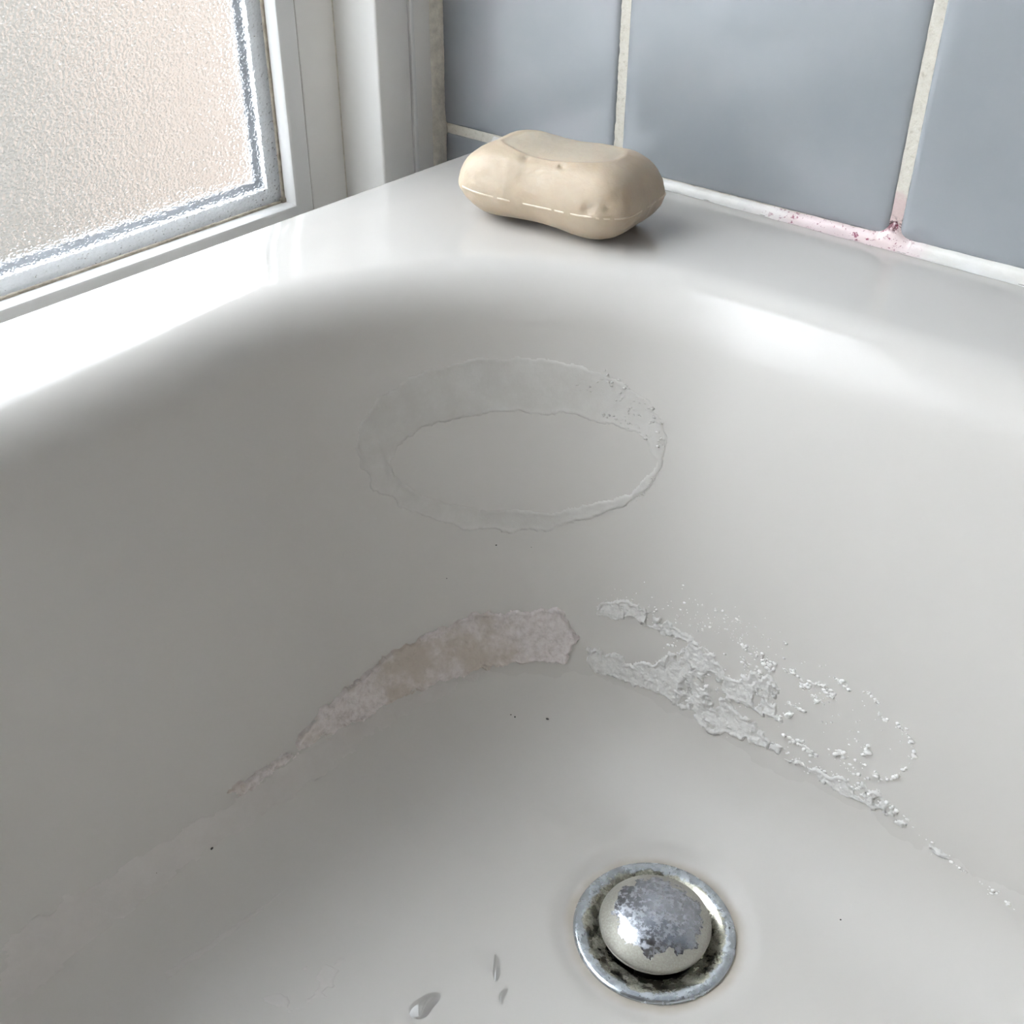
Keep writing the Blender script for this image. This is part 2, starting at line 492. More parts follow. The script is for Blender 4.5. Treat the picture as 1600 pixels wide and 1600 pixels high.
# grout material reads object coordinates: shift them so that z = 0 is the rim
for o in (go,):
    me = o.data
    co = np.empty(len(me.vertices) * 3); me.vertices.foreach_get('co', co); co = co.reshape(-1, 3)
    co += np.array([0, WY, ZF]) * U
    me.vertices.foreach_set('co', co.ravel()); me.update()
    o.location = Vector((0, -WY, -ZF)) * U

# ------------------------------------------------------------------ window: outer frame, sash, beads, textured pane
win = tag(empty('window_1', (WX, 0, OZ0)), 'white plastic window with a frosted pane beside the bath', kind='structure')
WO = (WX, 0, OZ0)
def wbx(nm, x0, x1, y0, y1, z0, z1, mat, bev=0.0, par=None):
    return box(nm, x0, x1, y0, y1, z0, z1, mat, par or win, bev, 3, off=WO)
SX = -412.0                           # face of the sash
GX = -420.0                           # face of the glass
PY, PZ = 343.0, -24.0                 # corner of the visible glass
PY0, PZ1 = -720.0, 950.0
# outer frame, standing proud of the sash next to the tiles
wbx('frame_jamb', SX - 60, WX, 377, 398, -120, OZ1 + 30, M_PVC, 1.2)
wbx('cover_strip', WX - 5, WX + 0.8, 398.3, 400.8, -120, OZ1 + 30, M_PVC2, 0.6)
wbx('frame_jamb', SX - 60, WX - 0.4, 401, 414, -120, OZ1 + 30, M_PVC, 0.8)
wbx('frame_jamb', SX - 60, WX, OY0 - 10, OY0 + 6, -120, OZ1 + 30, M_PVC, 1.2)
wbx('frame_sill', SX - 60, SX + 1, OY0, 377, -120, -62, M_PVC, 1.2)
wbx('frame_head', SX - 60, WX, OY0, 377, OZ1 - 6, OZ1 + 30, M_PVC, 1.2)
# sash: outer and inner strips separated by the fine joint line
wbx('sash_stile', SX - 10, SX - 0.4, 354.6, 376.2, -64, OZ1 - 8, M_PVC, 0.4)
wbx('sash_joint', SX - 9, SX - 0.9, 353.4, 354.9, -64, OZ1 - 8, M_JOINT)
wbx('sash_gasket', SX - 9, SX - 0.6, 376.0, 377.2, -64, OZ1 - 8, M_CAULK)
wbx('sash_rail', SX - 10, SX - 0.4, OY0 + 6, 354.6, -64, -37, M_PVC, 0.4)
# glazing beads, mitred at the corner (a prism each, with a rounded shoulder)
def bead(nm, along, a0, a1, edge, sgn, wid, mit0, mit1):
    """profile in (depth x, offset from the glass edge); offset grows away from the glass"""
    prof = [(GX + 0.2, 0.0), (GX + 5.5, 0.15), (SX - 1.2, 0.35), (SX - 0.45, 0.7), (SX - 0.1, 1.4), (SX, 2.4), (SX, wid), (SX - 8, wid)]
    v = []; f = []
    for (end, mit) in ((a0, mit0), (a1, mit1)):
        for (x, o_) in prof:
            e = end + mit * o_
            if along == 'z': v.append((x - WO[0], edge + sgn * o_ - WO[1], e - WO[2]))
            else: v.append((x - WO[0], e - WO[1], edge + sgn * o_ - WO[2]))
    n = len(prof)
    for k in range(n):
        f.append((k, (k + 1) % n, n + (k + 1) % n, n + k))
    f.append(tuple(range(n))); f.append(tuple(range(2 * n - 1, n - 1, -1)))
    o = mk(nm, v, f, M_PVC2, win, smooth=True); recalc(o); o.data.set_sharp_from_angle(angle=math.radians(38))
    return o
bead('glazing_bead', 'z', PZ, PZ1, PY, 1, 10.6, -1, 1)
bead('glazing_bead', 'y', PY0, PY, PZ, -1, 12.6, -1, 1)
bead('glazing_bead', 'z', PZ, PZ1, PY0, -1, 40, -1, 1)
bead('glazing_bead', 'y', PY0, PY, PZ1, 1, 40, -1, 1)
# dirty gasket lines along the glass edge
wbx('gasket', GX - 1.0, GX + 0.9, PY - 1.0, PY + 1.2, PZ, PZ1, M_GASKET, 0.3)
wbx('gasket', GX - 1.0, GX + 0.9, PY0, PY, PZ - 1.2, PZ + 1.0, M_GASKET, 0.3)
wbx('gasket_corner', GX - 1.0, GX + 1.6, PY - 2.6, PY + 0.6, PZ - 0.6, PZ + 2.2, M_GASKET, 0.8)
# textured pane, spacer bar, outside reveal
wbx('pane', GX - 4, GX, PY0 - 6, PY + 6, PZ - 6, PZ1 + 6, M_GLASS)
def frame4(nm, x0, x1, inset, wid, mat):
    y0, y1, z0, z1 = PY0 + inset, PY - inset, PZ + inset, PZ1 - inset
    wbx(nm, x0, x1, y1, y1 + wid, z0 - wid, z1 + wid, mat)
    wbx(nm, x0, x1, y0 - wid, y0, z0 - wid, z1 + wid, mat)
    wbx(nm, x0, x1, y0, y1, z0 - wid, z0, mat)
    wbx(nm, x0, x1, y0, y1, z1, z1 + wid, mat)
frame4('spacer_bar', GX - 8, GX - 4.6, 7.0, 14, M_ALU)
frame4('dark_band_strip', GX - 9.5, GX - 8, 11.0, 18, M_BAND)  # strip added to give the dark refracted band near the glass edge
frame4('outer_bead', GX - 13.5, GX - 9.5, 8.0, 40, M_PVC2)
# caulk where the frame meets the tiles
def caulk():
    n = 400; z = np.linspace(-110, 260, n)
    prof = [(WX - 2, 411.5), (WX + 0.4, 412.0), (WX + 1.4, 413.8), (WX + 2.2, 415.8), (WX + 2.6, 417.4), (WX + 2.4, 419.5)]
    v = []; f = []
    P = np.array([(x, y, zz) for zz in z for (x, y) in prof], float)
    nz = fbm(P, 0.22, 4, 5) - 0.5
    P[:, 0] += nz * 2.2; P[:, 1] -= nz * 1.2
    k = len(prof)
    for i in range(n - 1):
        for j in range(k - 1):
            f.append((i * k + j, i * k + j + 1, (i + 1) * k + j + 1, (i + 1) * k + j))
    o = mk('caulk_line', P, f, M_CAULK, None, smooth=True)
    tag(o, 'ragged cream caulk line where the window frame meets the tiles', kind='structure')
    o.name = 'trim_2'
caulk()

# outside: paving far below and a rendered house wall opposite
tag(box('ground', -9000, WX - 120, -6000, 9000, -2300, -2250, M_GROUND), 'dark paving outside the window', kind='structure')
tag(box('sky_block_wall', -5200, -5000, -5500, 8800, -2250, 900, M_OUT2), 'grey brick wall added far outside to keep bright sky out of the frosted pane', kind='structure')  # added wall: blocks low sky so the pane looks less bright
tag(box('wall_outside', -3000, -2800, 1750, 4200, -2250, -150, M_OUT), 'buff rendered wall outside, blurred by the frosted glass', kind='structure')

# ------------------------------------------------------------------ bathtub
XL, XR, YF, YN, RC = -312.0, 255.0, 354.0, -1030.0, 150.0
def profile():
    pts = []
    a = math.radians(75.5)
    for k in range(16):
        p = a * k / 15; pts.append((25 * math.sin(p), -25 * (1 - math.cos(p))))
    d0, z0 = pts[-1]; z1 = -158.0; d1 = d0 + (z0 - z1) * math.tan(math.radians(14.5))
    for k in range(1, 25):
        q = k / 24; pts.append((d0 + (d1 - d0) * q, z0 + (z1 - z0) * q))
    rf = 32 / (1 - math.cos(a))
    for k in range(1, 20):
        p = a * (1 - k / 19); pts.append((d1 + rf * (math.sin(a) - math.sin(p)), FZ + rf * (1 - math.cos(p))))
    return np.array(pts)
PR = profile()
PRX = np.vstack([PR, [(PR[-1, 0] + 48, FZ)]])
TT = np.concatenate([[0], np.cumsum(np.hypot(*np.diff(PRX, axis=0).T))])
ARC = RC * math.pi / 2
def surf(s, t, lift=0.0):
    """far left corner of the bath: s along the wall (0 = start of the corner arc), t down the profile"""
    s = np.asarray(s, float); t = np.asarray(t, float)
    d = np.interp(t, TT, PRX[:, 0]); z = np.interp(t, TT, PRX[:, 1])
    e = 0.5
    dd = np.interp(t + e, TT, PRX[:, 0]) - np.interp(t - e, TT, PRX[:, 0])
    dz = np.interp(t + e, TT, PRX[:, 1]) - np.interp(t - e, TT, PRX[:, 1])
    ln = np.hypot(dd, dz) + 1e-9; dd, dz = dd / ln, dz / ln
    d = d - dz * lift; z = z + dd * lift
    th = np.clip(s / RC, 0, math.pi / 2)
    nx, ny = -np.cos(th), np.sin(th); rr = RC - d
    x = XL + RC + nx * rr; y = YF - RC + ny * rr
    y = np.where(s < 0, y + s, y); x = np.where(s > ARC, x + (s - ARC), x)
    return np.stack([x, y, z], -1)

K0 = 39        # first profile point of the floor fillet
def build_tub():
    # base contour, clockwise, with normals pointing out of the bath
    con = []
    def arc(cx, cy, a0, n=48):
        for k in range(n + 1):
            a = math.radians(a0 - 90 * k / n)
            con.append((cx, cy, math.cos(a), math.sin(a)))
    def lineto(p0, p1, nx, ny, n):
        for k in range(1, n):
            q = k / n
            con.append((p0[0] + (p1[0] - p0[0]) * q, p0[1] + (p1[1] - p0[1]) * q, nx, ny))
    c1 = (XL + RC, YF - RC); c2 = (XR - RC, YF - RC); c3 = (XR - RC, YN + RC); c4 = (XL + RC, YN + RC)
    arc(*c1, 180); lineto(c1, c2, 0, 1, 24)
    arc(*c2, 90); lineto(c2, c3, 1, 0, 40)
    arc(*c3, 0); lineto(c3, c4, 0, -1, 24)
    arc(*c4, -90); lineto(c4, c1, -1, 0, 40)
    con = np.array(con)
    N = len(con)
    X0, X1, Y0, Y1 = -352.0, 300.0, -1075.0, WY      # outer rim
    rings = []
    # rim: outer rounded edge, then flat, then the lip and the inside
    def outer(inset, z):
        out = []
        for cx, cy, nx, ny in con:
            ts = []
            if nx > 1e-9: ts.append((X1 - inset - cx) / nx)
            if nx < -1e-9: ts.append((X0 + inset - cx) / nx)
            if ny > 1e-9: ts.append((Y1 - inset - cy) / ny)
            if ny < -1e-9: ts.append((Y0 + inset - cy) / ny)
            t = min(ts); out.append((cx + nx * t, cy + ny * t, z))
        return np.array(out)
    for ins, z in ((0, -36), (0, -2.2), (0.3, -1.1), (1.0, -0.35), (2.2, 0.0)):
        rings.append(outer(ins, z))
    lip = np.stack([con[:, 0] + con[:, 2] * RC, con[:, 1] + con[:, 3] * RC, np.zeros(N)], -1)
    o0 = rings[-1]
    for q in (0.35, 0.7, 0.9):
        rings.append(o0 + (lip - o0) * q)
    for d, z in PR[:K0 + 1]:
        rings.append(np.stack([con[:, 0] + con[:, 2] * (RC - d), con[:, 1] + con[:, 3] * (RC - d), np.full(N, z)], -1))
    V = np.concatenate(rings)
    bm = bmesh.new()
    bv = [bm.verts.new(Vector(p) * U) for p in V]
    for r in range(len(rings) - 1):
        for k in range(N):
            k2 = (k + 1) % N
            bm.faces.new((bv[r * N + k], bv[r * N + k2], bv[(r + 1) * N + k2], bv[(r + 1) * N + k]))
    last = bv[(len(rings) - 1) * N:]
    # fillet and floor as a height field, with a shallow dished seat round the drain hole
    d_in = PR[K0:, 0]; z_in = PR[K0:, 1]
    def zfun(x, y):
        qx = max(abs(x - (XL + XR) / 2) - ((XR - XL) / 2 - RC), 0); qy = max(abs(y - (YF + YN) / 2) - ((YF - YN) / 2 - RC), 0)
        mx = max(abs(x - (XL + XR) / 2) - ((XR - XL) / 2 - RC), abs(y - (YF + YN) / 2) - ((YF - YN) / 2 - RC))
        dist = RC - (math.hypot(qx, qy) if mx > 0 else mx)
        z = float(np.interp(dist, d_in, z_in))
        r = math.hypot(x - DRX, y - DRY)
        q = min(1, max(0, (39.0 - r) / 8.0)); q = q * q * (3 - 2 * q)
        return z * (1 - q) + (FZ - 1.7) * q
    pts = [(p[0], p[1]) for p in V[-N:]]
    edges_c = [(k, (k + 1) % N) for k in range(N)]
    nd = 96
    h0 = len(pts)
    for k in range(nd):
        a_ = 2 * math.pi * k / nd; pts.append((DRX + 25 * math.cos(a_), DRY + 25 * math.sin(a_)))
    edges_c += [(h0 + k, h0 + (k + 1) % nd) for k in range(nd)]
    for r in np.arange(26.5, 46.1, 1.3):
        for k in range(nd):
            a_ = 2 * math.pi * (k + 0.5 * (int(r / 1.3) % 2)) / nd; pts.append((DRX + r * math.cos(a_), DRY + r * math.sin(a_)))
    for d, z in PR[K0 + 1:]:
        for cx, cy, nx, ny in con:
            x, y = cx + nx * (RC - d), cy + ny * (RC - d)
            if math.hypot(x - DRX, y - DRY) > 46.8: pts.append((x, y))
    dl = PR[-1, 0]
    for x in np.arange(XL + dl + 6, XR - dl - 4, 12.0):
        for y in np.arange(YN + dl + 6, YF - dl - 4, 12.0):
            if math.hypot(x - DRX, y - DRY) > 50:
                qx = max(abs(x - (XL + XR) / 2) - ((XR - XL) / 2 - RC), 0); qy = max(abs(y - (YF + YN) / 2) - ((YF - YN) / 2 - RC), 0)
                if math.hypot(qx, qy) < RC - dl - 4: pts.append((x, y))
    from mathutils.geometry import delaunay_2d_cdt
    vo, eo, fo, ov, oe, of_ = delaunay_2d_cdt([Vector(p) for p in pts], edges_c, [], 1, 1e-5)
    nb = []
    for i, p in enumerate(vo):
        src = [q for q in ov[i] if q < N]
        nb.append(last[src[0]] if src else bm.verts.new(Vector((p[0], p[1], zfun(p[0], p[1]))) * U))
    for f in fo:
        cx = sum(vo[i][0] for i in f) / len(f); cy = sum(vo[i][1] for i in f) / len(f)
        if math.hypot(cx - DRX, cy - DRY) < 24.9: continue
        try: bm.faces.new([nb[i] for i in f])
        except ValueError: pass
    bmesh.ops.recalc_face_normals(bm, faces=bm.faces)
    for f in bm.faces: f.smooth = True
    me = bpy.data.meshes.new('bathtub'); bm.to_mesh(me); bm.free()
    me.materials.append(M_TUB)
    o = bpy.data.objects.new('bathtub', me); COL.objects.link(o)
    # normals must face up on the floor
    up = sum(p.normal.z * p.area for p in me.polygons)
    if up < 0: me.flip_normals()
    return o
tub = tag(build_tub(), 'white bathtub with rounded corner and limescale tide marks', 'bathtub')

# ------------------------------------------------------------------ limescale and dried soap on the bath (real raised deposits)
def sdist(px, py, poly, ks):
    """signed distance (positive inside) in drawing units, s axis scaled by ks"""
    P = np.array(poly, float); P[:, 0] *= ks; px = px * ks
    n = len(P); d = np.full(px.shape, 1e9); ins = np.zeros(px.shape, bool)
    for i in range(n):
        a = P[i]; b = P[(i + 1) % n]; ab = b - a
        tt = np.clip(((px - a[0]) * ab[0] + (py - a[1]) * ab[1]) / (ab @ ab + 1e-9), 0, 1)
        d = np.minimum(d, np.hypot(px - a[0] - tt * ab[0], py - a[1] - tt * ab[1]))
        if abs(b[1] - a[1]) > 1e-9:
            c = ((a[1] > py) != (b[1] > py)) & (px < (b[0] - a[0]) * (py - a[1]) / (b[1] - a[1]) + a[0])
            ins ^= c
    return np.where(ins, d, -d)

def crust(name, polys, mat, h=0.8, step=0.5, ks=0.65, edge=1.6, ragged=1.6, rscale=0.18, holes=(), cover=0.0, cscale=0.1, lump=0.28, ridge=0.0, seed=1, film=0.0):
    A = np.concatenate([np.array(p, float) for p in polys])
    s0, t0 = A.min(0) - 3; s1, t1 = A.max(0) + 3
    s = np.arange(s0, s1, step / ks); t = np.arange(t0, t1, step)
    S, T = np.meshgrid(s, t, indexing='ij')
    sd = np.full(S.shape, -1e9)
    for p in polys: sd = np.maximum(sd, sdist(S, T, p, ks))
    for p in holes: sd = np.minimum(sd, -sdist(S, T, p, ks))
    base = surf(S, T)
    sd = sd + (fbm(base, rscale, 5, seed) - 0.5) * 2 * ragged * 2
    if cover > 0:
        g = fbm(base, cscale, 5, seed + 50)
        sd = np.minimum(sd, (g - cover) * 22)
    k = np.clip(sd / edge, 0, 1); k = k * k * (3 - 2 * k)
    lum = fbm(base, lump, 5, seed + 9)
    hh = film + h * k * np.clip(0.2 + 2.0 * (lum - 0.28), 0.08, 1.6)
    if ridge: hh = hh + ridge * np.exp(-((sd - 0.9) / 0.7) ** 2) * (0.4 + 1.2 * fbm(base, 0.5, 3, seed + 3))
    hh = np.where(sd > 0, hh, -0.25)
    V = surf(S, T, hh)
    nS, nT = S.shape
    on = sd > 0
    cell = on[:-1, :-1] | on[1:, :-1] | on[:-1, 1:] | on[1:, 1:]
    ii, jj = np.nonzero(cell)
    a = ii * nT + jj
    F = np.stack([a, a + nT, a + nT + 1, a + 1], -1)
    used = np.unique(F); rm = np.full(nS * nT, -1); rm[used] = np.arange(len(used))
    o = mk(name, V.reshape(-1, 3)[used], rm[F].tolist(), mat, tub, smooth=True)
    # faces towards the inside of the bath
    me = o.data
    c = np.array([p.normal for p in list(me.polygons)[:2000]]); ctr = np.array([p.center for p in list(me.polygons)[:2000]])
    if ((np.array([-60 * U, 100 * U, 60 * U]) - ctr) * c).sum() < 0: me.flip_normals()
    return o

A = [(-22, 170.5), (-6, 164.0), (16, 162.0), (43, 158.0), (62, 156.0), (84, 153.5), (105, 148.5), (129, 149.5), (161, 147.5), (170, 155.5), (173, 159.5), (164, 170.0), (138, 173.5), (111, 174.5), (84, 177.0), (56, 178.5), (16, 178.5), (-9, 175.0), (-19, 173.5)]
A2 = [(-23, 170.5), (-20, 174.0), (-34, 173.0), (-48, 173.0), (-50, 169.0), (-36, 169.0)]
B1 = [(180, 142.0), (190, 138.5), (207, 137.5), (234, 140.5), (240, 141.5), (248, 143.0), (249, 144.5), (241, 145.0), (236, 144.5), (222, 146.0), (203, 145.0), (183, 147.5)]
B2 = [(179, 163.0), (198, 162.0), (208, 164.0), (227, 159.5), (236, 150.0), (241, 143.0), (250, 144.0), (258, 148.0), (267, 146.0), (274, 139.5), (278, 146.5), (278, 151.5), (284, 157.0), (277, 158.5), (268, 157.0), (264, 159.0), (268, 161.5), (276, 161.5), (281, 165.5), (282, 170.0), (269, 173.0), (257, 175.0), (248, 173.0), (241, 171.5), (234, 171.0), (211, 172.5), (194, 172.5), (179, 169.0)]
B3 = [(282, 167.5), (290, 165.5), (298, 167.5), (309, 166.0), (318, 164.0), (329, 165.0), (335, 170.0), (340, 172.0), (353, 173.5), (355, 176.0), (347, 175.0), (335, 172.5), (325, 171.5), (316, 172.0), (309, 173.0), (300, 171.0), (288, 170.5), (282, 170.0)]
RO = [(207, 71.0), (206, 80.0), (200, 90.0), (189, 99.5), (172, 107.5), (152, 113.5), (129, 115.0), (106, 113.0), (86, 107.0), (69, 98.5), (57, 89.0), (51, 79.0), (51, 70.0), (55, 62.0), (64, 55.5), (77, 50.5), (93, 47.0), (110, 45.0), (129, 44.5), (148, 45.0), (165, 47.5), (181, 51.0), (193, 56.0), (202, 63.0)]
RI = [(203, 78.5), (201, 84.0), (196, 90.0), (185, 96.0), (171, 101.0), (154, 105.0), (135, 106.0), (116, 105.0), (99, 102.0), (85, 97.0), (74, 91.5), (68, 85.5), (67, 80.0), (70, 75.5), (77, 72.0), (88, 69.0), (102, 67.5), (118, 66.5), (135, 66.0), (151, 66.0), (167, 67.0), (181, 68.5), (192, 70.5), (199, 74.0)]
F1 = [(-138, 164.0), (-111, 164.0), (-55, 173.0), (-16, 175.0), (15, 179.5), (84, 177.5), (111, 176.0), (83, 183.5), (-9, 189.0), (-66, 184.5), (-105, 183.5), (-134, 184.5), (-147, 184.0)]

tag(crust('limescale_crust', [A, A2], M_CRUST_P, h=1.25, step=0.4, ragged=1.8, rscale=0.26, edge=1.0, ridge=0.7, lump=0.3, seed=2), 'thick pinkish limescale crust along the tide line')
tag(crust('limescale_patch', [B1, B2], M_CRUST_W, h=0.7, step=0.38, ks=0.85, ragged=2.0, rscale=0.28, edge=1.0, ridge=0.5, lump=0.5, cover=0.36, cscale=0.2, seed=5), 'flaky pale limescale patch')
tag(crust('limescale_patch', [B3], M_CRUST_W, h=0.8, step=0.38, ks=1.0, ragged=1.6, rscale=0.3, edge=1.0, ridge=0.4, lump=0.5, cover=0.44, cscale=0.22, seed=8), 'crumbly pale limescale line')
tag(crust('soap_ring', [RO], M_RING, h=0.12, step=0.6, ks=0.72, holes=[RI], ragged=1.2, edge=1.2, ridge=0.16, lump=0.12, seed=11, film=0.06), 'faint oval ring of dried soap on the bath wall')
tag(crust('soap_film', [F1], M_FILM, h=0.08, step=0.8, ks=0.8, ragged=2.0, edge=4.0, lump=0.1, seed=14, film=0.05), 'thin soap film below the tide line')
tag(crust('soap_film', [[(-100, 208.2), (-84, 210.4), (-61, 212), (-50, 213.2), (-60, 213.6), (-84, 212.4), (-102, 210)]], M_FILM, h=0.15, step=0.5, ks=1.0, ragged=0.6, edge=1.0, seed=21, film=0.06), 'faint pale streak low in the bath')
tag(crust('soap_film', [[(-82, 240.0), (-68, 241.0), (-55, 249.0), (-65, 253.0), (-82, 250.0)]], M_FILM, h=0.15, step=0.5, ks=1.0, ragged=2.5, edge=1.6, cover=0.45, seed=27, film=0.04), 'smudge of dried soap on the bath floor')

# crumbs: small lumps scattered along broken lines
def crumbs(name, lines, mat, seed, label):
    rnd = random.Random(seed)
    ico_v = []; ico_f = []
    bm = bmesh.new(); bmesh.ops.create_icosphere(bm, subdivisions=1, radius=1.0)
    for v_ in bm.verts: ico_v.append(np.array(v_.co))
    bm.verts.ensure_lookup_table()
    ico_f = [tuple(v_.index for v_ in f.verts) for f in bm.faces]; bm.free()
    V = []; F = []
    for pts, n, spread, r0, r1 in lines:
        for _ in range(n):
            if len(pts) == 1: s, t = pts[0]
            else:
                k = rnd.randrange(len(pts) - 1); q = rnd.random()
                s = pts[k][0] + (pts[k + 1][0] - pts[k][0]) * q; t = pts[k][1] + (pts[k + 1][1] - pts[k][1]) * q
            s += rnd.gauss(0, spread); t += rnd.gauss(0, spread)
            r = 1.15 * (r0 + (r1 - r0) * rnd.random() ** 2.2)
            c = surf(s, t, -0.2 * r)
            base = len(V)
            ax = np.array([rnd.uniform(.7, 1.5), rnd.uniform(.7, 1.5), rnd.uniform(.5, .9)])
            for v_ in ico_v:
                V.append(c + v_ * ax * r * rnd.uniform(.75, 1.2))
            F.extend(tuple(base + i for i in f) for f in ico_f)
    o = mk(name, V, F, mat, tub, smooth=True)
    recalc(o)
    return tag(o, label, kind='stuff')
L = []
a5 = [(309, 130.0), (314, 131.0), (316, 136.5), (322, 136.5), (326, 137.5), (329, 140.0), (331, 145.5), (331, 149.5), (328, 155.5), (325, 159.5)]
L.append((a5, 60, 0.5, 0.25, 0.95))
L.append(([(259, 135.0), (266, 135.5), (273, 136.5), (275, 140.0)], 60, 1.0, 0.25, 0.95))
L.append(([(265, 140.5), (267, 144.5), (272, 142)], 40, 1.6, 0.25, 0.9))
L.append(([(279, 136.0), (283, 135.5), (287, 138.0), (288, 141.0)], 40, 0.5, 0.25, 0.9))
L.append(([(288, 138.5), (294, 135.0), (299, 139.0)], 50, 1.1, 0.25, 1.0))
L.append(([(291, 140), (296, 142)], 30, 1.1, 0.2, 0.8))
L.append(([(297, 130.5), (301, 131.0), (304, 133.0)], 22, 0.45, 0.25, 0.9))
L.append(([(251, 126.0), (258, 127.0)], 8, 0.6, 0.25, 0.8))
L.append(([(284, 148.5), (290, 148.0)], 22, 0.6, 0.25, 0.9))
L.append(([(282, 155.0), (287, 151.5)], 22, 0.5, 0.25, 0.9))
L.append(([(286, 161.0), (294, 162.0), (300, 162.5)], 50, 0.7, 0.25, 0.95))
L.append(([(307, 157.0)], 14, 0.7, 0.4, 1.1))
L.append(([(315, 154.0), (316, 150.5)], 18, 0.7, 0.25, 0.95))
L.append(([(178, 139.0), (213, 135.0), (241, 126.0), (261, 127.5), (276, 130.0), (292, 127.0)], 60, 3.0, 0.15, 0.6))
L.append(([(200, 140), (240, 134), (262, 131)], 90, 3.2, 0.12, 0.5))
L.append(([(282, 168), (300, 168), (318, 167), (332, 168)], 90, 1.3, 0.25, 1.05))
L.append(([(332, 168), (345, 173), (356, 176), (368, 178), (378, 180)], 46, 0.7, 0.2, 0.85))
L.append(([(300, 150), (320, 145)], 24, 5.0, 0.15, 0.6))
L.append(([(305, 160), (322, 160)], 40, 1.8, 0.2, 0.8))
L.append(([(230, 148), (262, 152), (276, 150)], 90, 2.0, 0.2, 0.9))
crumbs('limescale_crumbs', L, M_CRUMB, 3, 'loose pale limescale crumbs above the tide line')
L = []
L.append(([(170, 50), (185, 54), (196, 60), (202, 66), (205, 74)], 110, 1.0, 0.2, 0.8))
L.append(([(162, 54), (176, 56), (190, 62)], 70, 1.8, 0.15, 0.6))
L.append(([(172, 64), (186, 66), (197, 70)], 60, 1.0, 0.2, 0.7))
L.append(([(203, 84), (200, 90), (195, 95)], 50, 0.5, 0.2, 0.6))
L.append(([(150, 50), (165, 52)], 40, 1.8, 0.12, 0.4))
crumbs('soap_ring_crumbs', L, M_RING, 9, 'dried soap crumbs on the oval ring')
L = []
for s, t, r in ((131, 196, .8), (128, 195, .5), (156, 196, .9), (-65, 184, .8), (-86, 178, .4), (330, 214, .6), (395, 190, .8), (300, 240, .6), (120, 120, .5), (140, 121, .4), (90, 132, .5)):
    L.append(([(s, t)], 1, 0.0, r * .6, r * .61))
crumbs('grit_specks', L, M_SPECK, 12, 'few dark grit specks')

# ------------------------------------------------------------------ silicone seal between rim and tiles
def seal():
    xs = np.concatenate([np.arange(-353, 0, 1.0), np.arange(0, 296, 6.0)])
    xs = np.unique(np.concatenate([xs, np.arange(-166, -140, 0.35)]))
    k = 9
    V = []; F = []
    for x in xs:
        q = min(1, max(0, (x + 300) / 200.0))
        wdt = 2.4 + 4.2 * q; hgt = 2.4 + 1.2 * q
        web = math.exp(-(abs(x + 153.1) / 3.4) ** 1.5)
        for j in range(k):
            a = j / (k - 1)
            # concave tooled bead from the tile (a=0) to the rim (a=1)
            c = (1 - a) ** 1.7; e = a ** 1.7
            yy = WY - 0.5 - wdt * e; zz_ = 0.05 + hgt * c
            if web > 0.02: zz_ += 6.5 * web * max(0.0, 1 - a / 0.4) ** 1.3
            V.append((x, yy if a > 0 else WY + 1.0, zz_))
    V = np.array(V)
    nz = fbm(V, 0.15, 4, 8) - 0.5
    V[:, 1] -= nz * 1.2 * (np.arange(len(V)) % k > 0); V[:, 2] += nz * 0.9 * (np.arange(len(V)) % k < k - 1)
    V[:, 2] = np.maximum(V[:, 2], -0.1)
    for i in range(len(xs) - 1):
        for j in range(k - 1):
            F.append((i * k + j, (i + 1) * k + j, (i + 1) * k + j + 1, i * k + j + 1))
    o = mk('trim_1', V, F, M_SEAL, None, smooth=True)
    me = o.data
    if sum(p.normal.z for p in me.polygons) < 0: me.flip_normals()
    tag(o, 'white silicone seal between bath rim and tiles, spotted with pink mould', kind='structure')
    # stray dab of sealant by the bath corner
    bm = bmesh.new(); bmesh.ops.create_icosphere(bm, subdivisions=4, radius=1.0)
    vv = np.array([v_.co[:] for v_ in bm.verts]); ff = [tuple(v_.index for v_ in f.verts) for f in bm.faces]; bm.free()
    vv = vv * np.array([8.0, 1.8, 2.2]); vv *= (1 + (fbm(vv, 0.25, 3, 2) - .5) * .5)[:, None]
    mk('sealant_dab', vv + np.array([-341, WY - 1.2, 1.2]), ff, M_SEAL, o, smooth=True)
seal()

# ------------------------------------------------------------------ drain with pop-up cap
dr = tag(empty('bath_drain', (DRX, DRY, FZ - 1.8)), 'worn chrome drain with a raised round pop-up cap in bath floor', 'drain')
lathe('flange', [(29.0, -0.4), (29.15, 0.6), (28.8, 1.25), (28.0, 1.5), (25.6, 1.4), (24.6, 1.1), (23.2, 0.4), (21.0, -0.9), (19.0, -2.0), (17.4, -3.3), (16.4, -5.6), (16.0, -9.5), (15.8, -16)], M_FLANGE, dr)
lathe('drain_pipe', [(15.8, -9.5), (15.6, -40), (0.0, -40)], M_DARK, dr, n=48)
lathe('stem', [(5.5, -40), (5.5, -3), (7, 0), (9, 3.2), (15.5, 4.2)], M_DARK, dr, n=48)
cap = lathe('cap', [(0.0, 11.1), (3.0, 11.05), (6.0, 10.85), (9.0, 10.45), (12.0, 9.85), (14.5, 9.1), (16.5, 8.2), (18.2, 7.2), (19.3, 6.35), (19.8, 5.75), (20.0, 5.1), (19.85, 4.5), (19.4, 4.25), (19.35, 4.0), (19.75, 3.75), (19.7, 3.2), (18.9, 2.7), (15.0, 2.6), (9.0, 2.4)], M_CAP, dr, n=128, sharp=40)
lathe('rubber_seal', [(17.4, 2.8), (17.6, 1.9), (16.8, 1.1), (14.0, 1.0), (9, 1.4)], M_DARK, dr, n=64)

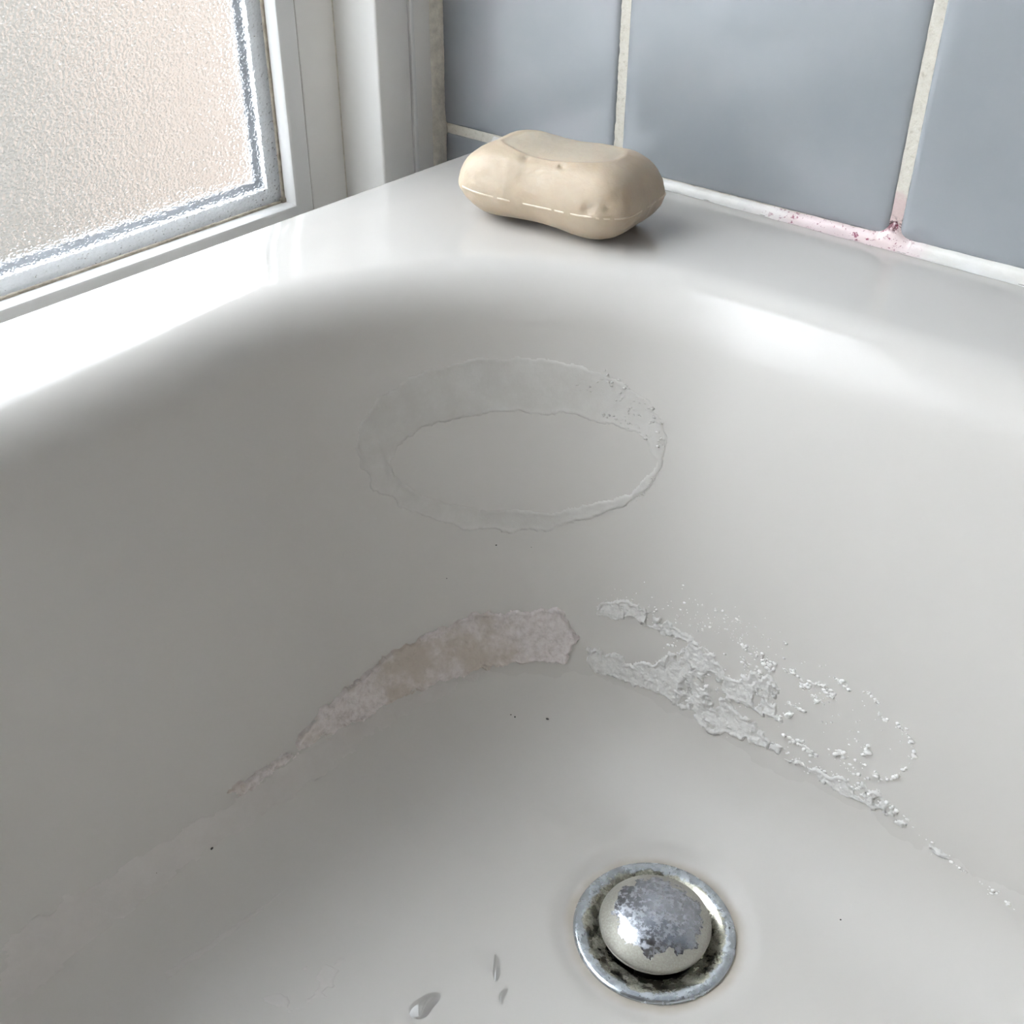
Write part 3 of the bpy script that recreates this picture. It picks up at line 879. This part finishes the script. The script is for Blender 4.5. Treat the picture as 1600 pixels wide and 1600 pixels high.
# ------------------------------------------------------------------ soap bar
def soap():
    a, b_, pw = 39.5, 24.0, 4.2
    zm, hT, hB = 14.0, 18.5, 14.0
    nr, nt = 56, 192
    def outline(th):
        c, s = math.cos(th), math.sin(th)
        r = (abs(c) ** pw + abs(s) ** pw) ** (-1 / pw)
        return a * r * c, b_ * r * s
    V = []; F = []
    for half in (1, -1):
        base = len(V)
        for i in range(nr + 1):
            rho = math.sin(math.pi / 2 * i / nr)
            for k in range(nt):
                ox, oy = outline(2 * math.pi * k / nt)
                x, y = ox * rho, oy * rho
                e = x / a
                y *= 1 - 0.07 * math.exp(-(e / 0.5) ** 2)
                seam = zm + 1.2 * (e * e - 0.4)
                if half > 0:
                    pr = max(0, 1 - rho ** 3.8) ** 0.56
                    z = seam + hT * pr * (1 - 0.02 * (1 - e * e)) - 1.3 * math.exp(-(e / 0.45) ** 2) * pr
                    q = (abs(x) / 24.5) ** 2.8 + (abs(y) / 13.2) ** 2.8
                    z -= 0.5 * (1 / (1 + math.exp((q - 1.0) * 14)))
                    z += 0.42 * math.exp(-((q - 1.12) / 0.16) ** 2) * (0.25 + 0.75 * (0.5 + 0.5 * math.sin(5 * 2 * math.pi * k / nt + 1.3)))
                else:
                    pr = max(0, 1 - rho ** 4.0) ** 0.60
                    z = seam - hB * pr + 3.6 * math.exp(-(abs(e + 0.08) / 0.5) ** 2.6) * pr
                V.append((x, y, z))
        for i in range(nr):
            for k in range(nt):
                k2 = (k + 1) % nt
                q = (base + i * nt + k, base + (i + 1) * nt + k, base + (i + 1) * nt + k2, base + i * nt + k2)
                F.append(q if half > 0 else q[::-1])
    V = np.array(V)
    n = fbm(V, 0.055, 4, 31) - 0.5
    ctr = np.array([0, 0, zm]); dirv = V - ctr
    V = V + dirv * (n * 0.06 + (fbm(V, 0.3, 3, 77) - 0.5) * 0.012)[:, None]
    # a few nicks pressed into the near side and the end
    for c, r, dp in (((25, -20, 17), 2.2, .7), ((23, -21, 15), 1.6, .5), ((31, -17, 17), 2.4, .7), ((33, -14, 13), 1.8, .6), ((-8, -14, 26), 1.8, .7), ((8, -14.5, 26.5), 1.2, .8), ((37, 4, 13), 2.6, .6), ((-22, -18, 20), 2.5, .35)):
        c = V[np.argmin(np.linalg.norm(V - np.array(c), axis=1))]
        dd = np.linalg.norm(V - c, axis=1)
        V = V - dirv / (np.linalg.norm(dirv, axis=1) + 1e-6)[:, None] * (1.4 * dp * np.exp(-(dd / r) ** 2))[:, None]
    V[:, 2] -= V[:, 2].min() - 0.02
    o = mk('soap_bar', V, F, M_SOAP, None, smooth=True)
    bm = bmesh.new(); bm.from_mesh(o.data); bmesh.ops.remove_doubles(bm, verts=bm.verts, dist=2e-6)
    bmesh.ops.recalc_face_normals(bm, faces=bm.faces); bm.to_mesh(o.data); bm.free()
    # broken moulding ridge around the middle
    ring = V[nr * nt:(nr + 1) * nt]
    RV = []; RF = []
    pres = fbm(ring, 0.16, 4, 7)
    for k in range(nt):
        p = ring[k]; dirn = p - ring.mean(0); dirn[2] = 0; dirn /= np.linalg.norm(dirn)
        h = 0.75 * max(0.0, pres[k] - 0.40) * 3.0
        h = min(h, 0.38) if h > 0.12 else -0.3
        for dz, out in ((0.55, -0.35), (0.28, h * .8), (0.0, h), (-0.28, h * .7), (-0.5, -0.35)):
            RV.append(p + dirn * out + np.array([0, 0, dz]))
    for k in range(nt):
        k2 = (k + 1) % nt
        for j in range(4):
            RF.append((k * 5 + j, k * 5 + j + 1, k2 * 5 + j + 1, k2 * 5 + j))
    s = mk('moulding_ridge', RV, RF, M_SEAM, o, smooth=True); recalc(s)
    o.location = Vector((-266.5, 357.5, 0.0)) * U
    o.rotation_euler = (0, 0, math.radians(7))
    return tag(o, 'worn cream soap bar on the corner of the bath rim', 'soap')
soap()

# ------------------------------------------------------------------ water drops on the bath floor
def drop(x, y, z, la, lb, h, rot, label, seed, bend=0.0):
    V = []; F = []; nr, nt = 12, 40
    for i in range(nr + 1):
        q = i / nr
        for k in range(nt):
            a = 2 * math.pi * k / nt
            wob = 1 + 0.18 * math.sin(2 * a + seed) + 0.1 * math.sin(3 * a + seed * 2)
            px, py = la * q * math.cos(a) * wob, lb * q * math.sin(a) * wob
            py += bend * px * px / la
            V.append((px, py, h * (1 - q ** 2.2) ** 0.8 if q < 1 else -0.02))
    for i in range(nr):
        for k in range(nt):
            k2 = (k + 1) % nt
            F.append((i * nt + k, (i + 1) * nt + k, (i + 1) * nt + k2, i * nt + k2))
    o = mk('water_drop', V, F, M_WATER, None, smooth=True)
    bm = bmesh.new(); bm.from_mesh(o.data); bmesh.ops.remove_doubles(bm, verts=bm.verts, dist=1e-6)
    bmesh.ops.recalc_face_normals(bm, faces=bm.faces); bm.to_mesh(o.data); bm.free()
    o.location = Vector((x, y, z)) * U; o.rotation_euler = (0, 0, rot)
    tag(o, label, 'water drop', 'water drops on the bath floor')
drop(-151.4, 179.8, FZ, 4.6, 1.5, 0.5, 2.2, 'long narrow water drop on the bath floor left of the drain', 1.0, 0.12)
drop(-143.6, 173.2, FZ, 2.8, 1.3, 0.5, 2.0, 'small curved water drop just below the long one', 2.2, -0.2)
drop(-161.5, 153.6, FZ, 5.6, 3.8, 0.45, 1.2, 'flat shallow water puddle nearest the bottom edge left of the drain', 0.4)
drop(-140.6, 289.2, FZ + 1.9, 2.2, 1.0, 0.4, 2.3, 'tiny water drop on the bath floor beyond the drain', 3.1)
